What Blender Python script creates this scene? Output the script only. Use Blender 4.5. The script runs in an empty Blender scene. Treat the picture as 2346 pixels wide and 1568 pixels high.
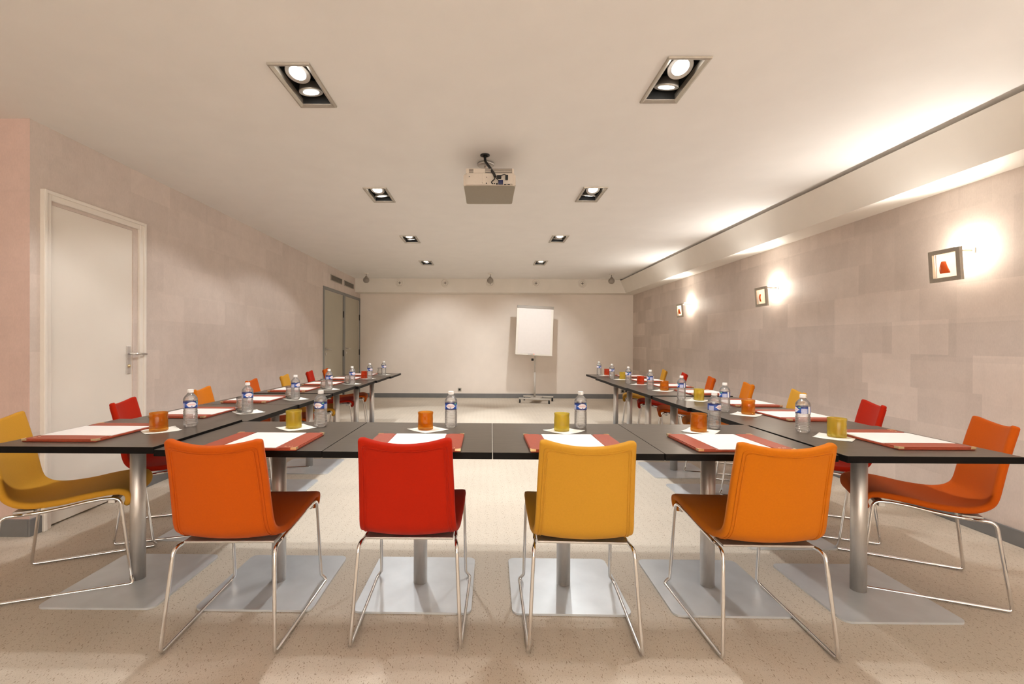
import bpy, bmesh, math, random
from mathutils import Vector, Matrix
PI = math.pi
random.seed(7)
SC = bpy.context.scene
COL = SC.collection

# ------------------------------------------------------------------ dimensions (metres)
CEIL = 2.523
XL, XR, XO = -2.765, 3.132, -5.2       # left wall, right wall, outer left wall of the wider part
YJ, YB, YN = 2.78, 10.0, -3.2          # jog of the left wall, back wall, wall behind the camera
YS, ZS = 9.63, 2.235                   # soffit on the back wall
TOPZ = 0.735                           # table tops

# ------------------------------------------------------------------ mesh builder
class MB:
    def __init__(s): s.v = []; s.f = []; s.sm = []; s.mi = []
    def add(s, vs, fs, smooth=False, mi=0):
        o = len(s.v); s.v += [tuple(p) for p in vs]
        for f in fs: s.f.append(tuple(i + o for i in f)); s.sm.append(smooth); s.mi.append(mi)
        return s
    def box(s, x0, x1, y0, y1, z0, z1, mi=0, bev=0.0, M=None, mtop=None):
        if bev <= 0:
            vs = [(x, y, z) for z in (z0, z1) for y in (y0, y1) for x in (x0, x1)]
            fs = [(0, 2, 3, 1), (4, 5, 7, 6), (0, 1, 5, 4), (2, 6, 7, 3), (0, 4, 6, 2), (1, 3, 7, 5)]
            if M: vs = [M @ Vector(p) for p in vs]
            s.add(vs, fs, False, mi)
            if mtop is not None: s.mi[-5] = mtop
            return s
        bm = bmesh.new()
        bmesh.ops.create_cube(bm, size=1)
        for v in bm.verts:
            v.co = Vector(((x0 + x1) / 2 + v.co.x * (x1 - x0), (y0 + y1) / 2 + v.co.y * (y1 - y0), (z0 + z1) / 2 + v.co.z * (z1 - z0)))
        bmesh.ops.bevel(bm, geom=list(bm.edges), offset=bev, segments=2, affect='EDGES', profile=0.5)
        bm.normal_update()
        s.frombm(bm, mi, M, mtop); return s
    def frombm(s, bm, mi=0, M=None, mtop=None, smooth=False):
        bm.verts.index_update()
        o = len(s.v)
        for v in bm.verts: s.v.append(tuple(M @ v.co) if M else tuple(v.co))
        for f in bm.faces:
            s.f.append(tuple(v.index + o for v in f.verts)); s.sm.append(smooth)
            s.mi.append(mtop if (mtop is not None and f.normal.z > 0.9) else mi)
        bm.free()
    def lathe(s, prof, n=32, c=(0, 0, 0), M=None, mi=0, smooth=True, cap0=True, cap1=True):
        vs = []
        for r, z in prof:
            for k in range(n):
                a = 2 * PI * k / n
                vs.append(Vector((r * math.cos(a), r * math.sin(a), z)))
        m = len(prof); fs = []
        for i in range(m - 1):
            for k in range(n):
                k2 = (k + 1) % n
                fs.append((i * n + k, i * n + k2, (i + 1) * n + k2, (i + 1) * n + k))
        if cap0: fs.append(tuple(reversed(range(n))))
        if cap1: fs.append(tuple((m - 1) * n + k for k in range(n)))
        vs = [(M @ p if M else p) + Vector(c) for p in vs]
        s.add(vs, fs, smooth, mi); return s
    def cyl(s, p0, p1, r, n=20, mi=0, smooth=True, r1=None):
        p0 = Vector(p0); p1 = Vector(p1); d = p1 - p0; L = d.length
        M = d.to_track_quat('Z', 'Y').to_matrix().to_4x4()
        return s.lathe([(r, 0), (r if r1 is None else r1, L)], n, p0, M, mi, smooth)
    def tube(s, pts, r, n=10, mi=0, closed=False):
        pts = [Vector(p) for p in pts]; m = len(pts); rings = []
        up = None; vs = []; fs = []
        for i in range(m):
            a = pts[(i - 1) % m] if (closed or i > 0) else pts[0]
            b = pts[(i + 1) % m] if (closed or i < m - 1) else pts[-1]
            t = (b - a).normalized()
            if up is None:
                up = t.orthogonal().normalized()
            up = (up - t * up.dot(t)).normalized()
            w = t.cross(up)
            for k in range(n):
                q = 2 * PI * k / n
                vs.append(pts[i] + (up * math.cos(q) + w * math.sin(q)) * r)
        for i in range(m if closed else m - 1):
            j = (i + 1) % m
            for k in range(n):
                k2 = (k + 1) % n
                fs.append((i * n + k, i * n + k2, j * n + k2, j * n + k))
        if not closed:
            fs.append(tuple(reversed(range(n)))); fs.append(tuple((m - 1) * n + k for k in range(n)))
        s.add(vs, fs, True, mi); return s
    def prism(s, poly, axis, a, b, mi=0):
        # poly: 2D outline; axis 'x': (y,z) swept in x, 'y': (x,z), 'z': (x,y)
        def P(p, t): return {'x': (t, p[0], p[1]), 'y': (p[0], t, p[1]), 'z': (p[0], p[1], t)}[axis]
        n = len(poly)
        vs = [P(p, a) for p in poly] + [P(p, b) for p in poly]
        fs = [tuple(range(n)), tuple(reversed(range(n, 2 * n)))] + [(i, (i + 1) % n + 0, (i + 1) % n + n, i + n) for i in range(n)]
        s.add(vs, fs, False, mi); return s
    def mesh(s, name, *mats):
        me = bpy.data.meshes.new(name)
        me.from_pydata([tuple(p) for p in s.v], [], s.f)
        me.polygons.foreach_set('use_smooth', s.sm)
        me.polygons.foreach_set('material_index', s.mi)
        for m in mats: me.materials.append(m)
        bm = bmesh.new(); bm.from_mesh(me)
        bmesh.ops.recalc_face_normals(bm, faces=bm.faces)
        bm.to_mesh(me); bm.free(); me.update()
        return me

def fillet(pts, rad, n=6):
    pts = [Vector(p) for p in pts]; out = [pts[0]]
    if not isinstance(rad, (list, tuple)): rad = [rad] * len(pts)
    for i in range(1, len(pts) - 1):
        a, b, c = pts[i - 1], pts[i], pts[i + 1]
        u = (a - b).normalized(); w = (c - b).normalized()
        ang = u.angle(w); d = min(rad[i] / max(math.tan(ang / 2), 1e-4), (a - b).length * .48, (c - b).length * .48)
        p0 = b + u * d; p1 = b + w * d
        for k in range(n + 1):
            t = k / n; out.append(p0 * (1 - t) ** 2 + b * 2 * t * (1 - t) + p1 * t * t)
    out.append(pts[-1]); return out

def rrect(w, d, r, n=5, cx=0, cy=0):
    o = []
    for sx, sy, a0 in ((1, 1, 0), (-1, 1, PI / 2), (-1, -1, PI), (1, -1, 3 * PI / 2)):
        for k in range(n + 1):
            a = a0 + PI / 2 * k / n
            o.append((cx + sx * (w / 2 - r) + r * math.cos(a), cy + sy * (d / 2 - r) + r * math.sin(a)))
    return o

# ------------------------------------------------------------------ objects
def ob(name, me, parent=None, loc=(0, 0, 0), rot=(0, 0, 0)):
    o = bpy.data.objects.new(name, me); COL.objects.link(o)
    o.location = loc; o.rotation_euler = rot
    if parent: o.parent = parent
    return o
def tag(o, label, cat, group=None, kind=None):
    o['label'] = label; o['category'] = cat
    if group: o['group'] = group
    if kind: o['kind'] = kind
    return o
def thing(name, label, cat, loc=(0, 0, 0), rz=0.0, group=None):
    o = bpy.data.objects.new(name, None); COL.objects.link(o)
    o.empty_display_size = .1
    o.location = loc; o.rotation_euler = (0, 0, rz)
    return tag(o, label, cat, group)
def struct(name, me, parent=None):
    o = ob(name, me, parent)
    if parent is None: o['kind'] = 'structure'
    return o

# ------------------------------------------------------------------ materials
def newmat(name):
    m = bpy.data.materials.new(name); m.use_nodes = True
    nt = m.node_tree; b = nt.nodes['Principled BSDF']
    return m, nt, b
def N(nt, t, **kw):
    n = nt.nodes.new(t)
    for k, v in kw.items():
        if k in n.inputs.keys(): n.inputs[k].default_value = v
        else: setattr(n, k, v)
    return n
def L(nt, a, b): nt.links.new(a, b)
def mat(name, col, rough=.5, metal=0.0, spec=.5, noise=0.0, nscale=60, bump=0.0, bscale=300, sheen=0.0, coat=0.0, stretch=None):
    m, nt, b = newmat(name)
    b.inputs['Base Color'].default_value = (*col, 1); b.inputs['Roughness'].default_value = rough
    b.inputs['Metallic'].default_value = metal; b.inputs['Specular IOR Level'].default_value = spec
    if sheen: b.inputs['Sheen Weight'].default_value = sheen; b.inputs['Sheen Roughness'].default_value = .5
    if coat: b.inputs['Coat Weight'].default_value = coat
    tc = N(nt, 'ShaderNodeTexCoord'); vec = tc.outputs['Object']
    if stretch:
        mp = N(nt, 'ShaderNodeMapping'); mp.inputs['Scale'].default_value = stretch; L(nt, vec, mp.inputs['Vector']); vec = mp.outputs['Vector']
    n1 = N(nt, 'ShaderNodeTexNoise', Scale=nscale, Detail=4.0); L(nt, vec, n1.inputs['Vector'])
    mr = N(nt, 'ShaderNodeMapRange'); L(nt, n1.outputs['Fac'], mr.inputs['Value'])
    mr.inputs['From Min'].default_value = .25; mr.inputs['From Max'].default_value = .75
    mr.inputs['To Min'].default_value = 1 - noise; mr.inputs['To Max'].default_value = 1 + noise
    vm = N(nt, 'ShaderNodeVectorMath', operation='SCALE'); vm.inputs[0].default_value = col; L(nt, mr.outputs['Result'], vm.inputs['Scale'])
    L(nt, vm.outputs['Vector'], b.inputs['Base Color'])
    if bump:
        n2 = N(nt, 'ShaderNodeTexNoise', Scale=bscale, Detail=3.0); L(nt, vec, n2.inputs['Vector'])
        bp = N(nt, 'ShaderNodeBump', Strength=bump, Distance=.001); L(nt, n2.outputs['Fac'], bp.inputs['Height']); L(nt, bp.outputs['Normal'], b.inputs['Normal'])
    return m
def emit(name, col, st):
    m, nt, b = newmat(name)
    b.inputs['Base Color'].default_value = (.8, .8, .8, 1); b.inputs['Emission Color'].default_value = (*col, 1); b.inputs['Emission Strength'].default_value = st
    return m
def glassy(name, tint, ior=1.3, trans=.55, rough=0.0, gloss=.12, light_veil=0.0, body=None):
    m = bpy.data.materials.new(name); m.use_nodes = True; nt = m.node_tree
    nt.nodes.clear(); out = N(nt, 'ShaderNodeOutputMaterial')
    tr = N(nt, 'ShaderNodeBsdfTransparent'); tr.inputs['Color'].default_value = (*tint, 1)
    gl = N(nt, 'ShaderNodeBsdfGlass', IOR=ior, Roughness=rough); gl.inputs['Color'].default_value = (*tint, 1)
    mx = N(nt, 'ShaderNodeMixShader'); mx.inputs[0].default_value = 1 - trans
    L(nt, tr.outputs[0], mx.inputs[1]); L(nt, gl.outputs[0], mx.inputs[2])
    if light_veil:  # diffuse veil standing in for lamp highlights and light passing through
        t1 = N(nt, 'ShaderNodeBsdfTranslucent'); t1.inputs['Color'].default_value = (*(body or tint), 1)
        t2 = N(nt, 'ShaderNodeBsdfDiffuse'); t2.inputs['Color'].default_value = (*(body or tint), 1)
        tl = N(nt, 'ShaderNodeMixShader'); tl.inputs[0].default_value = .35; L(nt, t1.outputs[0], tl.inputs[1]); L(nt, t2.outputs[0], tl.inputs[2])
        m3 = N(nt, 'ShaderNodeMixShader'); m3.inputs[0].default_value = light_veil
        L(nt, mx.outputs[0], m3.inputs[1]); L(nt, tl.outputs[0], m3.inputs[2]); mx = m3
    gs = N(nt, 'ShaderNodeBsdfGlossy', Roughness=.04)
    fr = N(nt, 'ShaderNodeFresnel', IOR=1.45)
    mu = N(nt, 'ShaderNodeMath', operation='MULTIPLY_ADD'); L(nt, fr.outputs[0], mu.inputs[0]); mu.inputs[1].default_value = .8 if not light_veil or body is None or body[2] > .9 else .5; mu.inputs[2].default_value = gloss * .2
    m2 = N(nt, 'ShaderNodeMixShader'); L(nt, mu.outputs[0], m2.inputs[0]); L(nt, mx.outputs[0], m2.inputs[1]); L(nt, gs.outputs[0], m2.inputs[2])
    L(nt, m2.outputs[0], out.inputs[0])
    return m

def wallpaper(name, base, amp=.07, axis='yz'):
    m, nt, b = newmat(name)
    tc = N(nt, 'ShaderNodeTexCoord'); sx = N(nt, 'ShaderNodeSeparateXYZ'); L(nt, tc.outputs['Object'], sx.inputs[0])
    U = sx.outputs['Y' if axis == 'yz' else 'X']; V = sx.outputs['Z']
    def mth(op, a, c=None):
        n = N(nt, 'ShaderNodeMath', operation=op)
        for i, q in enumerate((a, c)):
            if q is None: continue
            if isinstance(q, (int, float)): n.inputs[i].default_value = q
            else: L(nt, q, n.inputs[i])
        return n.outputs[0]
    def layer(w, h, off):
        row = mth('FLOOR', mth('DIVIDE', mth('ADD', V, off), h))
        wn = N(nt, 'ShaderNodeTexWhiteNoise', noise_dimensions='1D'); L(nt, mth('ADD', row, off * 31.7), wn.inputs['W'])
        col = mth('FLOOR', mth('ADD', mth('DIVIDE', U, w), wn.outputs['Value']))
        cb = N(nt, 'ShaderNodeCombineXYZ'); L(nt, row, cb.inputs[0]); L(nt, col, cb.inputs[1]); cb.inputs[2].default_value = off
        w2 = N(nt, 'ShaderNodeTexWhiteNoise', noise_dimensions='3D'); L(nt, cb.outputs[0], w2.inputs['Vector'])
        return w2.outputs['Value']
    a = layer(.44, .245, .11); c = layer(.27, .49, .37); d = layer(.52, .26, .23)
    s = mth('ADD', mth('ADD', mth('MULTIPLY', mth('POWER', a, 2.0), 1.1), mth('MULTIPLY', c, .45)), mth('MULTIPLY', mth('POWER', d, 3.0), .6))
    mp = N(nt, 'ShaderNodeMapping'); mp.inputs['Scale'].default_value = (1, 1, .35); L(nt, tc.outputs['Object'], mp.inputs['Vector'])
    fine = N(nt, 'ShaderNodeTexNoise', Scale=160.0, Detail=5.0); L(nt, mp.outputs['Vector'], fine.inputs['Vector'])
    cloud = N(nt, 'ShaderNodeTexNoise', Scale=9.0, Detail=6.0); cloud.inputs['Roughness'].default_value = .7; L(nt, tc.outputs['Object'], cloud.inputs['Vector'])
    f = mth('ADD', mth('MULTIPLY', mth('SUBTRACT', s, .75), amp * 1.6), mth('ADD', mth('MULTIPLY', mth('SUBTRACT', fine.outputs['Fac'], .5), .16), mth('MULTIPLY', mth('SUBTRACT', cloud.outputs['Fac'], .5), .22)))
    k = mth('ADD', 1.0, f)
    vm = N(nt, 'ShaderNodeVectorMath', operation='SCALE'); vm.inputs[0].default_value = base; L(nt, k, vm.inputs['Scale'])
    L(nt, vm.outputs['Vector'], b.inputs['Base Color'])
    b.inputs['Roughness'].default_value = .55; b.inputs['Specular IOR Level'].default_value = .25
    rr = mth('SUBTRACT', .66, mth('MULTIPLY', s, .16)); L(nt, rr, b.inputs['Roughness'])
    bp = N(nt, 'ShaderNodeBump', Strength=.06, Distance=.001); L(nt, fine.outputs['Fac'], bp.inputs['Height']); L(nt, bp.outputs['Normal'], b.inputs['Normal'])
    return m

def carpet():
    m, nt, b = newmat('carpet_beige_flecked')
    tc = N(nt, 'ShaderNodeTexCoord')
    def noise(scale, sc, detail=2.0, rz=0.0):
        mp = N(nt, 'ShaderNodeMapping'); mp.inputs['Scale'].default_value = sc; mp.inputs['Rotation'].default_value = (0, 0, rz); L(nt, tc.outputs['Object'], mp.inputs['Vector'])
        n = N(nt, 'ShaderNodeTexNoise', Scale=scale, Detail=detail); L(nt, mp.outputs['Vector'], n.inputs['Vector']); return n.outputs['Fac']
    def mr(v, a, c, d, e):
        n = N(nt, 'ShaderNodeMapRange'); L(nt, v, n.inputs['Value'])
        for k, q in zip(('From Min', 'From Max', 'To Min', 'To Max'), (a, c, d, e)): n.inputs[k].default_value = q
        return n.outputs['Result']
    def mth(op, a, c):
        n = N(nt, 'ShaderNodeMath', operation=op)
        for i, q in enumerate((a, c)):
            if isinstance(q, (int, float)): n.inputs[i].default_value = q
            else: L(nt, q, n.inputs[i])
        return n.outputs[0]
    wv = N(nt, 'ShaderNodeTexWave', Scale=5.2, Distortion=2.2, Detail=2.0); wv.bands_direction = 'X'; wv.inputs['Detail Scale'].default_value = 1.2
    L(nt, tc.outputs['Object'], wv.inputs['Vector'])
    fl = noise(190.0, (1, .42, 1), 1.0, .45)
    th = mr(wv.outputs['Fac'], 0, 1, .03, -.03)
    fleck = mr(mth('ADD', fl, th), .62, .70, 0.0, .85)
    fl2 = noise(260.0, (.5, 1, 1), 1.0, -.3)
    fleck2 = mr(fl2, .66, .74, 0.0, .55)
    pile = noise(420.0, (1, 1, 1), 3.0); cloud = noise(2.2, (1, 1, 1), 4.0)
    k = mth('ADD', mr(pile, .3, .7, .87, 1.13), mr(cloud, .3, .7, -.04, .04))
    vm = N(nt, 'ShaderNodeVectorMath', operation='SCALE'); vm.inputs[0].default_value = CARPET; L(nt, k, vm.inputs['Scale'])
    mx = N(nt, 'ShaderNodeMix', data_type='RGBA'); L(nt, mth('MAXIMUM', fleck, fleck2), mx.inputs['Factor'])
    L(nt, vm.outputs['Vector'], mx.inputs['A']); mx.inputs['B'].default_value = (.32, .25, .18, 1)
    L(nt, mx.outputs['Result'], b.inputs['Base Color'])
    b.inputs['Roughness'].default_value = .95; b.inputs['Specular IOR Level'].default_value = .1
    bp = N(nt, 'ShaderNodeBump', Strength=.35, Distance=.002); L(nt, pile, bp.inputs['Height']); L(nt, bp.outputs['Normal'], b.inputs['Normal'])
    return m
CARPET = (.62, .555, .47)

def label_mat():
    m, nt, b = newmat('bottle_label_print')
    tc = N(nt, 'ShaderNodeTexCoord'); sx = N(nt, 'ShaderNodeSeparateXYZ'); L(nt, tc.outputs['Object'], sx.inputs[0])
    def mth(op, a, c=None):
        n = N(nt, 'ShaderNodeMath', operation=op)
        for i, q in enumerate((a, c)):
            if q is None: continue
            if isinstance(q, (int, float)): n.inputs[i].default_value = q
            else: L(nt, q, n.inputs[i])
        return n.outputs[0]
    ang = mth('ARCTAN2', sx.outputs['X'], mth('MULTIPLY', sx.outputs['Y'], -1.0))   # 0 at local -Y (front)
    z = mth('DIVIDE', mth('SUBTRACT', sx.outputs['Z'], .1155), .018)                 # -1..1 over the label
    def mix(fac, A, B):
        n = N(nt, 'ShaderNodeMix', data_type='RGBA'); L(nt, fac, n.inputs['Factor'])
        for k, q in (('A', A), ('B', B)):
            if isinstance(q, tuple): n.inputs[k].default_value = (*q, 1)
            else: L(nt, q, n.inputs[k])
        return n.outputs['Result']
    def lt(a, c): return mth('LESS_THAN', a, c)
    def gt(a, c): return mth('GREATER_THAN', a, c)
    blue = mix(lt(z, -.72), (.02, .09, .42), (.008, .02, .13))
    blue = mix(gt(z, .55), blue, (.012, .03, .17))
    # pale printed panels with rows of fine print on the sides
    fine = N(nt, 'ShaderNodeTexNoise', Scale=900.0, Detail=1.0); L(nt, tc.outputs['Object'], fine.inputs['Vector'])
    side = mth('MULTIPLY', gt(mth('ABSOLUTE', mth('ADD', ang, 1.55)), -1), lt(mth('ABSOLUTE', mth('SUBTRACT', mth('ABSOLUTE', ang), 1.5)), .42))
    side = mth('MULTIPLY', side, lt(z, .35))
    pan = mix(gt(fine.outputs['Fac'], .52), (.62, .64, .78), (.25, .28, .5))
    c = mix(side, blue, pan)
    bar = mth('MULTIPLY', lt(mth('ABSOLUTE', mth('SUBTRACT', ang, 2.25)), .2), lt(mth('ABSOLUTE', z), 1.5)); c = mix(bar, c, (.82, .82, .84))
    # white oval emblem with side points and red lettering strokes
    ell = mth('ADD', mth('POWER', mth('DIVIDE', ang, .66), 2.0), mth('POWER', mth('DIVIDE', z, .74), 2.0))
    dia = mth('ADD', mth('DIVIDE', mth('ABSOLUTE', ang), .92), mth('DIVIDE', mth('ABSOLUTE', z), .5))
    em = mth('MAXIMUM', lt(ell, 1.0), lt(dia, 1.0)); c = mix(em, c, (.86, .83, .86))
    st = N(nt, 'ShaderNodeTexWave', Scale=260.0, Distortion=3.0); st.bands_direction = 'X'; L(nt, tc.outputs['Object'], st.inputs['Vector'])
    word = mth('MULTIPLY', mth('MULTIPLY', lt(mth('ABSOLUTE', mth('SUBTRACT', z, .02)), .2), lt(mth('ABSOLUTE', ang), .55)), gt(st.outputs['Fac'], .55))
    c = mix(word, c, (.75, .25, .28))
    drop = mth('MULTIPLY', lt(mth('ABSOLUTE', mth('ADD', z, .48)), .12), lt(mth('ABSOLUTE', ang), .12)); c = mix(drop, c, (.1, .18, .5))
    leaf = mth('MULTIPLY', lt(mth('ABSOLUTE', mth('SUBTRACT', z, .68)), .17), lt(mth('ABSOLUTE', mth('SUBTRACT', ang, .85)), .17)); c = mix(leaf, c, (.2, .5, .25))
    L(nt, c, b.inputs['Base Color']); b.inputs['Roughness'].default_value = .3
    return m

M_ = dict(
    carpet=carpet(),
    wall=wallpaper('wallpaper_taupe_patches', (.615, .53, .475), .085),  # pattern tones, contrast raised to paint in sheen of brighter patches
    walll=wallpaper('wallpaper_taupe_patches_left', (.615, .53, .475), .045),
    wallp=wallpaper('wallpaper_pink_patches', (.645, .48, .425), .05, 'xz'),
    ceil=mat('ceiling_paint', (.82, .795, .765), .8, spec=.2, noise=.02, nscale=4),
    paint=mat('cream_wall_paint', (.84, .765, .695), .75, spec=.2, noise=.02, nscale=5, bump=.05),
    beam=mat('beam_paint', (.80, .75, .68), .75, spec=.2, noise=.02, nscale=5),
    skirt=mat('grey_skirting_paint', (.17, .17, .17), .45, noise=.08, nscale=8),
    doorw=mat('white_door_paint', (.78, .73, .66), .5, noise=.02, nscale=3),
    doorg=mat('olive_grey_door_paint', (.42, .39, .31), .55, noise=.04, nscale=3),
    frameg=mat('grey_door_frame_paint', (.20, .20, .19), .5, noise=.05),
    black=mat('black_plastic', (.012, .012, .012), .5, noise=.1),
    dark=mat('dark_void', (.006, .006, .006), .8, noise=.1),
    steel=mat('brushed_steel', (.64, .61, .58), .42, .75, noise=.06, nscale=90, stretch=(8, 8, .3)),
    plate=mat('satin_steel_plate', (.62, .655, .69), .34, .35, noise=.09, nscale=7, bump=.03),
    chrome=mat('polished_chrome', (.84, .84, .84), .10, 1.0, noise=.02),
    alu=mat('aluminium', (.52, .50, .47), .4, .8, noise=.05),
    frame=mat('satin_nickel_frame', (.46, .42, .36), .42, .7, noise=.06),
    top=mat('wenge_laminate', (.072, .059, .047), .33, spec=.6, noise=.25, nscale=14, stretch=(1, 6, 1), bump=.04, bscale=500),
    edge=mat('black_table_edge', (.004, .003, .0025), .55, spec=.12, noise=.2),
    leather=mat('russet_leather', (.33, .058, .026), .45, spec=.35, noise=.12, nscale=120, bump=.2, bscale=700),
    gold=mat('brass_corner', (.88, .70, .40), .3, .8, noise=.05),
    gilt=mat('gilt_stamp', (.8, .62, .38), .4, .5, noise=.05),
    paper=mat('white_paper', (.80, .755, .73), .8, noise=.015, nscale=20),
    napkin=mat('white_napkin', (.86, .83, .76), .9, noise=.03, nscale=90, bump=.25, bscale=500),
    pet=glassy('clear_water_bottle', (1, 1, 1), 1.12, .80, gloss=.45, light_veil=.20, body=(.95, .95, .95)),
    clear=glassy('clear_glass', (.96, .96, .95), 1.4, .55),
    g_orange=glassy('orange_glass', (.975, .70, .26), 1.12, .70, light_veil=.30, gloss=.1, body=(1.0, .38, .02)),
    g_yellow=glassy('yellow_glass', (1.0, .91, .40), 1.12, .70, light_veil=.32, gloss=.1, body=(1.0, .80, .16)),
    g_red=glassy('red_glass', (.95, .50, .30), 1.12, .70, light_veil=.32, gloss=.1, body=(.95, .12, .02)),
    cap=mat('white_plastic_cap', (.85, .84, .82), .4, noise=.01),
    label=label_mat(),
    proj=mat('projector_shell_plastic', (.62, .55, .47), .5, noise=.02),
    projlid=mat('projector_lid_plastic', (.27, .23, .17), .5, noise=.03),
    projd=mat('grey_vent_plastic', (.22, .19, .16), .6, noise=.05),
    blue=mat('blue_plug', (.01, .015, .08), .4, noise=.05),
    board=mat('white_board_paper', (.80, .76, .69), .6, noise=.01, nscale=5),
    easel=mat('pale_grey_lacquer', (.52, .48, .43), .4, noise=.03),
    ballgrey=mat('grey_brown_enamel', (.30, .26, .22), .5, noise=.05),
    petal=mat('orange_red_glass_petal', (.80, .11, .01), .25, noise=.1, nscale=20),
    lens=emit('lit_lamp_lens', (1, .95, .88), 7),
    bulb=emit('lit_halogen_bulb', (1, .86, .66), 30),
)
# frosted panel of the wall lamps
_m = bpy.data.materials.new('frosted_glass_panel'); _m.use_nodes = True; _n = _m.node_tree; _n.nodes.clear()
_o = N(_n, 'ShaderNodeOutputMaterial'); _t = N(_n, 'ShaderNodeBsdfTranslucent'); _t.inputs['Color'].default_value = (.95, .88, .78, 1)
_d = N(_n, 'ShaderNodeBsdfDiffuse'); _d.inputs['Color'].default_value = (.9, .85, .78, 1)
_x = N(_n, 'ShaderNodeMixShader'); _x.inputs[0].default_value = .25
L(_n, _t.outputs[0], _x.inputs[1]); L(_n, _d.outputs[0], _x.inputs[2]); L(_n, _x.outputs[0], _o.inputs[0]); M_['frost'] = _m
M_['top'].node_tree.nodes['Principled BSDF'].inputs['Specular Tint'].default_value = (1, .86, .72, 1)
FAB = {}
for k, c in dict(red=(.39, .013, .001), deep=(.48, .080, .002), light=(.54, .150, .004), yellow=(.53, .265, .026)).items():
    FAB[k] = mat('wool_felt_' + k, c, .9, spec=.15, noise=.035, nscale=160, bump=.12, bscale=900, sheen=.04)

# ------------------------------------------------------------------ camera
Rr = Vector((0.99997371, 0.00567954, 0.00450745)); Rd = Vector((0.00452848, -0.00369589, -0.99998292)); Rf = Vector((-0.00566278, 0.99997704, -0.00372151))
cam = bpy.data.cameras.new('camera'); co = bpy.data.objects.new('camera', cam); COL.objects.link(co)
mw = Matrix.Identity(4)
for i in range(3): mw[i][0] = Rr[i]; mw[i][1] = -Rd[i]; mw[i][2] = -Rf[i]
mw[2][3] = 1.18
co.matrix_world = mw
cam.sensor_width = 36; cam.sensor_fit = 'HORIZONTAL'; cam.lens = 1060.53 * 36 / 2346
cam.shift_x = (1173 - 1111.22) / 2346; cam.shift_y = (791.03 - 784) / 2346; cam.clip_start = .05
SC.camera = co

# ------------------------------------------------------------------ room shell
T = .12
struct('floor', MB().box(XO, XR + T, YN - T, YB + T, -.1, 0).mesh('floor', M_['carpet']))
FIX = []   # ceiling fixtures: centre x, y; last pair unseen, added for fill
for x, y in ((-.965, 2.425), (-.985, 4.20), (-1.008, 5.985), (-1.03, 7.735), (.940, 2.372), (.921, 4.17), (.903, 5.93), (.870, 7.70), (-.94, -1.15), (.96, -1.15)):
    FIX.append((x, y))
OW, OD = .158, .352      # opening
rects = [(x - OW / 2, x + OW / 2, y - OD / 2, y + OD / 2) for x, y in FIX]
xs = sorted({XO, 2.735} | {r[0] for r in rects} | {r[1] for r in rects}); ys = sorted({YN, YB} | {r[2] for r in rects} | {r[3] for r in rects})
mb = MB()
for i in range(len(xs) - 1):
    for j in range(len(ys) - 1):
        cx, cy = (xs[i] + xs[i + 1]) / 2, (ys[j] + ys[j + 1]) / 2
        if any(r[0] < cx < r[1] and r[2] < cy < r[3] for r in rects): continue
        mb.add([(xs[i], ys[j], CEIL), (xs[i], ys[j + 1], CEIL), (xs[i + 1], ys[j + 1], CEIL), (xs[i + 1], ys[j], CEIL)], [(0, 1, 2, 3)])
mb.add([(2.735, YN, CEIL), (2.735, YB, CEIL), (XR, YB, CEIL), (XR, YN, CEIL)], [(0, 1, 2, 3)])
me = bpy.data.meshes.new('ceiling'); me.from_pydata(mb.v, [], mb.f); me.materials.append(M_['ceil']); me.update()
struct('ceiling', me)
struct('wall_right', MB().box(XR, XR + T, YN - T, YB + T, 0, CEIL + .1).mesh('wall_right', M_['wall']))
struct('wall_back', MB().box(XL - T, XR + T, YB, YB + T, 0, CEIL + .1).mesh('wall_back', M_['paint']))
# left wall with door openings
D1 = (2.905, 3.592, 2.045); D2 = (7.835, 8.83, 2.076); D3 = (8.93, 9.905, 2.076)
mb = MB()
yy = YJ
for a, c, h in (D1, D2, D3):
    mb.box(XL - T, XL, yy, a, 0, CEIL + .1); mb.box(XL - T, XL, a, c, h, CEIL + .1); yy = c
mb.box(XL - T, XL, yy, YB, 0, CEIL + .1)
struct('wall_left', mb.mesh('wall_left', M_['walll']))
struct('wall_left_return', MB().box(XO, XL - T, YJ, YJ + T, 0, CEIL + .1).box(XL - T, XL - .0005, YJ - .001, YJ, 0, CEIL).mesh('wall_left_return', M_['wallp']))
struct('wall_far_left', MB().box(XO - T, XO, YN - T, YJ + T, 0, CEIL + .1).mesh('wall_far_left', M_['paint']))
struct('wall_near', MB().box(XO, XR, YN - T, YN, 0, CEIL + .1).mesh('wall_near', M_['paint']))
# boxed beams: sloping face along the right wall, soffit along the back wall
struct('trim_1', MB().prism([(2.752, CEIL - .030), (2.866, ZS), (XR, ZS), (XR, CEIL - .0005), (2.825, CEIL - .0005), (2.825, CEIL - .030)], 'y', YN, YB).mesh('beam', M_['beam']))
struct('trim_2', MB().prism([(XL, ZS), (2.868, ZS), (2.742, CEIL), (XL, CEIL)], 'y', YS, YB).mesh('soffit', M_['beam']))
def skirt(name, *boxes):
    mb = MB()
    for q in boxes: mb.box(*q, bev=.003)
    struct(name, mb.mesh(name, M_['skirt']))
SH = .095; ST = .014
skirt('baseboard_right', (XR - ST, XR, YN, YB, 0, SH))
skirt('baseboard_back', (XL, XR - ST, YB - ST, YB, 0, SH))
skirt('baseboard_left', (XL, XL + ST, YJ - ST, 2.846, 0, .104), (XL, XL + ST, 3.70, 7.748, 0, SH))
skirt('baseboard_return', (XO, XL, YJ - ST, YJ, 0, .104))

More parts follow.
